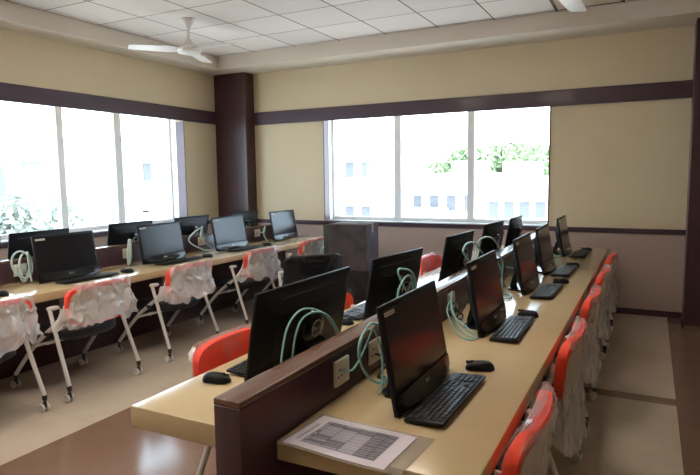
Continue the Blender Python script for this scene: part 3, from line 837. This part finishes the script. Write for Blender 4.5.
# between partition and nearest right computer
cable([(-0.985, 1.84, 0.845), (-0.955, 1.875, 0.842), (-0.93, 1.93, 0.915), (-0.92, 1.985, 0.98), (-0.915, 2.06, 0.97), (-0.90, 2.10, 0.88), (-0.89, 2.06, 0.78), (-0.905, 1.96, 0.772), (-0.925, 1.885, 0.85), (-0.935, 1.90, 0.94), (-0.925, 1.97, 0.995), (-0.905, 2.05, 0.94), (-0.885, 2.05, 0.83), (-0.88, 2.0, 0.765), (-0.90, 1.91, 0.80), (-0.93, 1.87, 0.89), (-0.94, 1.92, 0.96), (-0.925, 1.995, 0.96), (-0.90, 2.01, 0.86), (-0.875, 1.95, 0.765), (-0.865, 1.90, 0.752)], 'aqua cable looping out of the near wall socket behind the nearest right-hand computer')
cable([(-0.975, 3.15, 0.86), (-0.95, 2.98, 0.84), (-0.90, 2.88, 0.80), (-0.84, 2.80, 0.765), (-0.76, 2.74, 0.752), (-0.74, 2.80, 0.751), (-0.80, 2.88, 0.765), (-0.90, 2.94, 0.815), (-0.96, 3.08, 0.85), (-0.975, 3.15, 0.90), (-0.94, 3.03, 0.85), (-0.87, 2.90, 0.79), (-0.80, 2.82, 0.76), (-0.75, 2.77, 0.757)], 'bunched aqua cable sloping from the partition to the foot of the second right-hand computer')
cable([(-1.05, 3.86, 0.932), (-1.05, 3.70, 1.02), (-1.05, 3.62, 1.07), (-1.05, 3.71, 1.105), (-1.05, 3.90, 1.09), (-1.05, 4.05, 1.025), (-1.05, 4.14, 0.98), (-1.04, 4.16, 0.933)], 'aqua cable arching over the partition behind the second right-hand computer', 0.0065)
cable([(-1.055, 3.93, 0.933), (-1.055, 3.96, 1.03), (-1.055, 4.02, 1.09), (-1.06, 4.26, 1.095), (-1.06, 4.48, 1.055), (-1.05, 4.62, 0.98), (-1.045, 4.64, 0.933)], 'aqua cable arching over the partition behind the third computer', 0.0065)
cable([(-0.985, 3.72, 0.83)]+[(-0.93, 3.66, 0.92), (-0.93, 3.80, 1.0), (-0.92, 3.98, 1.02), (-0.90, 4.08, 0.94), (-0.90, 4.04, 0.82), (-0.90, 3.86, 0.775), (-0.92, 3.70, 0.83), (-0.93, 3.72, 0.94), (-0.92, 3.86, 0.99), (-0.89, 4.0, 0.90), (-0.88, 3.98, 0.79), (-0.85, 3.84, 0.756), (-0.80, 3.76, 0.754), (-0.79, 3.86, 0.754), (-0.86, 3.95, 0.758)], 'aqua cable loops hanging left of the third right-hand computer', 0.006)
cable([(-0.985, 4.60, 0.83)]+hanging_coil(-0.90, 4.73, 0.875, 0.09, 0.085, 1.6, 7, 0.03)+[(-0.86, 4.70, 0.754)], 'aqua cable loop behind the fourth right-hand computer', 0.006)
cable([(-0.985, 5.55, 0.88), (-0.95, 5.70, 0.87), (-0.88, 5.86, 0.82), (-0.80, 5.95, 0.76), (-0.76, 6.0, 0.757), (-0.80, 5.90, 0.757), (-0.90, 5.78, 0.80), (-0.96, 5.66, 0.86), (-0.98, 5.60, 0.90)], 'aqua cable running down to the far right-hand computer', 0.007)
cable([(-1.135, 2.64, 0.80)]+hanging_coil(-1.135, 2.86, 0.94, 0.13, 0.11, 1.6, 9, 0.008)+[(-1.13, 3.05, 0.76)], 'aqua cable coil hanging behind the second computer seen from behind', 0.0055)
# left row
cable([(-4.475, 2.93, 0.85)]+hanging_coil(-4.38, 2.89, 0.87, 0.065, 0.11, 2.4, 11, 0.02)+[(-4.35, 2.93, 0.752)], 'pale aqua cable coil left of the computer nearest the left picture edge', 0.008, 'cablepale')
cable([(-4.475, 4.02, 0.85), (-4.40, 3.98, 0.93), (-4.36, 3.95, 0.98), (-4.34, 3.925, 0.88), (-4.335, 3.90, 0.765), (-4.345, 3.915, 0.85), (-4.36, 3.935, 0.985), (-4.34, 3.895, 0.86), (-4.33, 3.885, 0.756), (-4.35, 3.93, 0.80), (-4.36, 3.95, 0.95)], 'pale cable hank standing left of the second computer of the left row', 0.010, 'cablepale')
cable([(-4.475, 5.07, 0.86), (-4.40, 4.99, 1.0), (-4.38, 4.86, 0.98), (-4.38, 4.76, 0.91), (-4.38, 4.80, 0.85), (-4.36, 4.95, 0.775), (-4.34, 5.06, 0.752)], 'pale cable loop drooping left of the pillar-side computer', 0.008, 'cablepale')
cable([(-4.475, 5.09, 0.86), (-4.40, 5.00, 1.02), (-4.375, 4.94, 0.93), (-4.37, 4.97, 0.87), (-4.36, 5.06, 0.80), (-4.34, 5.09, 0.76)], 'inner pale cable loop beside the drooping one at the pillar-side computer', 0.008, 'cablepale')
cable([(-4.475, 6.15, 0.85), (-4.40, 6.16, 0.86), (-4.36, 6.13, 0.93), (-4.35, 6.08, 0.88), (-4.35, 6.10, 0.80), (-4.33, 6.13, 0.752)], 'pale cable loop at the far end computer of the left row', 0.009, 'cablepale')
# black mains leads
for i, (y, lab) in enumerate(((2.144, 'black mains lead behind the nearest right-hand computer'), (3.192, 'black mains lead in a clump behind the second right-hand computer'), (4.25, 'black mains lead behind the third right-hand computer'), (5.30, 'black mains lead behind the fourth right-hand computer'))):
    cable([(-0.983, y-0.02, 0.825), (-0.955, y-0.02, 0.822), (-0.935, y-0.05, 0.79), (-0.93, y+0.01, 0.76), (-0.91, y-0.06, 0.753), (-0.92, y-0.13, 0.775), (-0.90, y-0.05, 0.82), (-0.885, y-0.08, 0.86)], lab, 0.005, 'rubber', 8, 'black mains leads', 'power_cable')

# ------------------------------------------------------------------ ceiling fans and lights
def make_fan(rot):
    r = empty('ceiling_fan')
    b = bmesh.new(); lathe(b, [(0.075, 0.0), (0.072, -0.02), (0.05, -0.05), (0.028, -0.075), (0.02, -0.10)], 24); fin('canopy', b, M['white'], r)
    b = bmesh.new(); tube(b, [(0, 0, -0.06), (0, 0, -0.25)], 0.013, 10); fin('down_rod', b, M['white'], r)
    b = bmesh.new(); lathe(b, [(0.02, -0.20), (0.035, -0.23), (0.05, -0.262), (0.095, -0.285), (0.125, -0.305), (0.13, -0.325), (0.115, -0.345), (0.06, -0.358), (0.01, -0.360)], 32); fin('motor_housing', b, M['white'], r)
    for k in range(3):
        b = bmesh.new(); a = R_(rot+120*k)
        n = 12; A = []
        for i in range(n+1):
            t = i/n; rr = 0.10+0.50*t
            w = 0.055+0.035*min(1, t*4)-0.02*t
            if t > 0.93: w *= 0.86
            pitch = 0.20*(1-0.4*t)
            z = -0.318-0.012*t
            A.append([b.verts.new((rr, -w+0.0, z-w*pitch)), b.verts.new((rr, w, z+w*pitch)), b.verts.new((rr, w, z+w*pitch+0.006)), b.verts.new((rr, -w, z-w*pitch+0.006))])
        for p, q in zip(A, A[1:]):
            for j in range(4): b.faces.new((p[j], p[(j+1) % 4], q[(j+1) % 4], q[j]))
        b.faces.new(A[0][::-1]); b.faces.new(A[-1])
        bmesh.ops.rotate(b, cent=(0, 0, 0), matrix=Matrix.Rotation(a, 3, 'Z'), verts=b.verts[:])
        fin('blade', b, M['white'], r, angle=40)
    return r
f1 = make_fan(-7); f1.location = (-4.35, 4.85, CEIL-0.0005); tag(f1, 'white three-bladed ceiling fan near the corner pillar', 'ceiling fan')
f2 = make_fan(85); f2.location = (-0.63, 4.70, CEIL-0.0005); tag(f2, 'white ceiling fan at the top picture edge, only one blade end showing', 'ceiling fan')

def ceil_light(ix, iy, on, label):
    x0 = -5.347+TILE*ix; y0 = 3.92+TILE*iy
    r = empty('ceiling_light', (x0+TILE/2, y0+TILE/2, CEIL)); h = TILE/2-0.004
    b = bmesh.new()
    for (a, c, d, e) in ((-h, h, -h, -h+0.022), (-h, h, h-0.022, h), (-h, -h+0.022, -h+0.022, h-0.022), (h-0.022, h, -h+0.022, h-0.022)): box(b, a, c, d, e, -0.010, -0.0005)
    fin('frame', b, M['darkframe'] if not on else M['white'], r, smooth=False)
    b = bmesh.new(); box(b, -h+0.022, h-0.022, -h+0.022, h-0.022, -0.006, -0.0005); fin('diffuser', b, M['lampfill'] if on else M['lampoff'], r, smooth=False)
    return tag(r, label, 'ceiling light')
ceil_light(7, 3, False, 'unlit square ceiling panel with dark frame beside the fan at the top edge')
for ix, iy, lab in ((5, -6, 'added fill light panel above and behind the viewer'), (6, -2, 'added fill light panel above the near end of the front partition, outside the picture'), (2, -6, 'added fill light panel behind the viewer near the left windows'), (3, -3, 'added fill light panel above the aisle, outside the picture')):  # unseen lamps added as fill light for the interior
    ceil_light(ix, iy, True, lab)

# ------------------------------------------------------------------ dark heap in the aisle
def carton(x, y, z, w, d, h, rz, mat, label):
    r = empty('carton', (x, y, z), R_(rz)); tag(r, label, 'carton', 'cartons piled in the aisle')
    b = bmesh.new(); box(b, -w/2, w/2, -d/2, d/2, 0, h-0.004, 0.006)
    for v in b.verts: v.co += Vector((1, 1, 0.3))*0.006*noise.noise(v.co*4+Vector((x*9, y, z)))
    fin('case', b, M[mat], r, smooth=False)
    for q in (-1, 1):
        b = bmesh.new(); box(b, -w/2+0.004, w/2-0.004, min(q*0.003, q*(d/2-0.004)), max(q*0.003, q*(d/2-0.004)), h-0.004, h, 0.001, 1); fin('flap', b, M[mat], r, smooth=False)
    b = bmesh.new(); box(b, -w/2-0.001, w/2+0.001, -0.024, 0.024, h, h+0.0012); box(b, w/2+0.0005, w/2+0.002, -0.024, 0.024, h-0.10, h+0.0012); fin('tape', b, M['carton'], r, smooth=False)
    return r
carton(-2.88, 5.74, 0.0, 0.46, 0.44, 0.54, 12, 'bundle', 'lower dark carton of the pile in the aisle, under a greyer one')
carton(-2.89, 5.73, 0.5425, 0.43, 0.41, 0.50, 6, 'bundlegrey', 'dark purplish grey carton on top of the pile in the aisle')
carton(-3.23, 6.18, 0.0, 0.44, 0.36, 0.50, -8, 'bundle', 'lower dark carton left of the main aisle pile')
carton(-3.23, 6.18, 0.5025, 0.42, 0.34, 0.48, -4, 'bundlegreen', 'dull green carton on top of the left stack in the aisle')

# ------------------------------------------------------------------ outside
bm = bmesh.new(); box(bm, -140, 60, -60, 180, -5.2, -5.0); struct('ground', bm, M['ground'])
def building(label, x0, x1, y0, y1, z1, mat, face, cols, rows, wsize=(0.6, 1.0), z0=-5.0, parapet=True, extra=None):
    r = empty('building', ((x0+x1)/2, (y0+y1)/2, z0)); tag(r, label, 'building')
    cx, cy = (x0+x1)/2, (y0+y1)/2
    def L(x, y, z): return (x-cx, y-cy, z-z0)
    b = bmesh.new(); box(b, x0-cx, x1-cx, y0-cy, y1-cy, 0, z1-z0); fin('wall', b, M[mat], r, smooth=False)
    if parapet:
        b = bmesh.new(); h = 0.5
        for (a, c, d, e) in ((x0-.1, x1+.1, y0-.1, y0+.1), (x0-.1, x1+.1, y1-.1, y1+.1), (x0-.1, x0+.1, y0+.1, y1-.1), (x1-.1, x1+.1, y0+.1, y1-.1)): box(b, a-cx, c-cx, d-cy, e-cy, z1-z0-0.02, z1-z0+h)
        fin('parapet', b, M[mat], r, smooth=False)
    for i in range(cols):
        for j in range(rows):
            z = z1-1.6-j*3.0
            b = bmesh.new()
            if face == '-Y':
                x = x0+(x1-x0)*(i+0.5)/cols; box(b, x-wsize[0]/2-cx, x+wsize[0]/2-cx, y0-0.06-cy, y0+0.02-cy, z-wsize[1]/2-z0, z+wsize[1]/2-z0)
                w = fin('window', b, M['bwin'], r, smooth=False)
                b = bmesh.new(); box(b, x-wsize[0]/2-0.2-cx, x+wsize[0]/2+0.2-cx, y0-0.5-cy, y0-cy, z+wsize[1]/2+0.1-z0, z+wsize[1]/2+0.2-z0); fin('sunshade', b, M['bwhite'], w, smooth=False)
            else:
                y = y0+(y1-y0)*(i+0.5)/cols; box(b, x1-0.02-cx, x1+0.06-cx, y-wsize[0]/2-cy, y+wsize[0]/2-cy, z-wsize[1]/2-z0, z+wsize[1]/2-z0)
                w = fin('window', b, M['bwin'], r, smooth=False)
                b = bmesh.new(); box(b, x1-cx, x1+0.5-cx, y-wsize[0]/2-0.2-cy, y+wsize[0]/2+0.2-cy, z+wsize[1]/2+0.1-z0, z+wsize[1]/2+0.2-z0); fin('sunshade', b, M['bwhite'], w, smooth=False)
    if extra:
        for nm, mt, (a, c, d, e, f, g) in extra:
            b = bmesh.new(); box(b, a-cx, c-cx, d-cy, e-cy, f-z0, g-z0); fin(nm, b, M[mt], r, smooth=False)
    return r
building('white house seen through the right pane of the back window', -9.5, -5.6, 38, 46, 0.9, 'bwhite', '-Y', 4, 2, extra=[('stair_tower', 'bwhite', (-8.9, -6.9, 40, 44, 0.8, 2.4))])
building('pale two-storey house seen through the middle pane of the back window', -15.6, -10.6, 40, 48, 1.2, 'bwhite', '-Y', 4, 2, extra=[('balcony', 'bpale', (-15.2, -12.6, 39.0, 40.0, -1.6, -0.7)), ('stair_tower', 'bwhite', (-13.4, -11.2, 43, 46, 1.1, 2.6))])
building('tall white block seen through the left pane of the back window', -21.5, -16.6, 36, 44, 3.6, 'bwhite', '-Y', 4, 3)
building('small white house at the right end of the back window view', -4.8, -2.6, 37, 42, 0.2, 'bwhite', '-Y', 2, 1)
building('white apartment block right of centre in the left window', -38, -27, 25, 33, 3.6, 'bwhite', '+X', 4, 3, extra=[('water_tank', 'bpale', (-34, -32, 27, 29, 3.5, 5.0)), ('balcony', 'bpale', (-27, -26, 25.5, 28, -0.6, 0.4))])
building('building with grey, blue and terracotta panels at the left of the left window', -34, -24, 9.5, 17.5, 3.4, 'bpale', '+X', 4, 2, extra=[('roof_band', 'bgrey', (-24.2, -23.8, 9.3, 14.2, 2.9, 3.9)), ('terracotta_panel', 'borange', (-24.1, -23.85, 14.3, 17.3, 3.0, 3.9)), ('blue_panel', 'bblue', (-24.1, -23.85, 14.6, 17.0, 0.4, 2.8)), ('water_tank', 'bgrey', (-28, -26.5, 15, 16.5, 3.3, 5.2))])
building('low white building at the bottom right of the left window', -21, -17, 17.5, 24, -0.6, 'bwhite', '+X', 3, 1)
def tree(label, x, y, h, rx, rz, mat, seed, leaves=1800, lsz=0.28):
    rd = random.Random(seed)
    r = empty('tree', (x, y, -5.0)); tag(r, label, 'tree')
    zc = h+5.0-rz
    b = bmesh.new(); tube(b, spline([(0, 0, 0), (0.1, 0.05, zc*0.4), (-0.05, 0.1, zc*0.8), (0.05, 0, zc)], 4), 0.16, 8, taper=(1.3, 0.5))
    for k in range(5):
        a = k*1.26+seed; tube(b, [(0, 0, zc*0.75), (rx*0.4*math.cos(a), rx*0.4*math.sin(a), zc), (rx*0.65*math.cos(a), rx*0.65*math.sin(a), zc+rz*0.4)], 0.06, 6, taper=(1, 0.4))
    fin('trunk', b, M['bark'], r)
    b = bmesh.new()
    cl = [(Vector((rd.gauss(0, 0.42)*rx, rd.gauss(0, 0.42)*rx, zc+rd.uniform(-0.7, 0.75)*rz)), rd.uniform(0.28, 0.5)) for _ in range(16)]
    for _ in range(leaves):
        c, s = rd.choice(cl)
        d = Vector((rd.gauss(0, 1), rd.gauss(0, 1), rd.gauss(0, 1))).normalized()*rd.uniform(0.5, 1)
        p = c+Vector((d.x*rx*s, d.y*rx*s, d.z*rz*s))
        u = Vector((rd.gauss(0, 1), rd.gauss(0, 1), rd.gauss(0, 1))).normalized(); w = u.orthogonal().normalized()
        L = lsz*rd.uniform(0.6, 1.2)
        b.faces.new([b.verts.new(p-u*L), b.verts.new(p+w*L*0.4), b.verts.new(p+u*L), b.verts.new(p-w*L*0.4)])
    fin('foliage', b, M[mat], r, smooth=False)
tree('broad haze-paled green tree in front of the panelled building, left window', -17.5, 10.8, 1.3, 2.0, 2.2, 'leafpale', 1, 2600, 0.2)
tree('thin pale tree at the first mullion of the left window', -15.8, 13.6, 0.9, 1.3, 1.9, 'leafpale', 2, 1300, 0.16)
for i, (x, y, h, rx, lab) in enumerate((
  (-17.3, 57, 4.3, 2.4, 'green tree above the middle-pane house, leftmost of the back-window trees'),
  (-12.3, 51, 3.9, 2.3, 'green tree rising behind the gap of the middle pane'),
  (-9.6, 62, 5.0, 2.6, 'tallest green tree behind the white house, right pane of the back window'),
  (-4.9, 51, 3.6, 2.3, 'lower green tree at the right of the white house, back window'),
  (-1.7, 60, 3.8, 2.5, 'green tree at the far right edge of the back window view'),
  (-15.6, 68, 5.0, 2.8, 'far green tree between the two middle-pane trees'),
  (-6.6, 71, 5.2, 2.8, 'far green tree left of the lower one, right pane of the back window'),
  (-13.9, 78, 5.9, 3.3, 'distant green tree behind the middle-pane house'),
  (-9.8, 96, 7.2, 3.4, 'distant green tree behind the tallest one'),
  (-3.4, 86, 5.9, 3.2, 'distant green tree in the right-hand gap of the back window view'))):
    tree(lab, x, y, h, rx, 3.0, 'leaf', 10+i, 3000, 0.40)

# ------------------------------------------------------------------ light
w = bpy.data.worlds.new('sky'); SC.world = w; w.use_nodes = True
nt = w.node_tree; bg = nt.nodes['Background']
bg.inputs[0].default_value = (0.70, 0.84, 1.0, 1); bg.inputs[1].default_value = 4.4
sun = bpy.data.objects.new('sun', bpy.data.lights.new('sun', 'SUN')); COL.objects.link(sun)
sun.data.energy = 8.0; sun.data.angle = R_(1.0); sun.data.color = (1.0, 0.95, 0.88)
sun.rotation_euler = Vector((-0.22, 0.16, -0.96)).to_track_quat('-Z', 'Y').to_euler()

# ------------------------------------------------------------------ camera
cam = bpy.data.objects.new('camera', bpy.data.cameras.new('camera')); COL.objects.link(cam); SC.camera = cam
f, pit, yaw, rol = 585.59, .103694, .474093, .0135156
cy, sy = math.cos(yaw), math.sin(yaw)
F = Vector((-sy*math.cos(pit), cy*math.cos(pit), -math.sin(pit)))
r0 = Vector((cy, sy, 0)); d0 = F.cross(r0)
rt = r0*math.cos(rol)+d0*math.sin(rol); dn = F.cross(rt)
mw = Matrix.Identity(4)
for i in range(3):
    mw[i][0] = rt[i]; mw[i][1] = -dn[i]; mw[i][2] = -F[i]
mw[0][3], mw[1][3], mw[2][3] = 0, 0, 1.55
cam.matrix_world = mw
cam.data.sensor_width = 36; cam.data.lens = f/700*36; cam.data.clip_end = 400; cam.data.clip_start = 0.05

SC.view_settings.view_transform = 'Standard'; SC.view_settings.look = 'None'
SC.view_settings.exposure = 1.08; SC.view_settings.gamma = 1.0; SC.view_settings.use_curve_mapping = False
SC.cycles.max_bounces = 10; SC.cycles.transparent_max_bounces = 16; SC.cycles.diffuse_bounces = 6
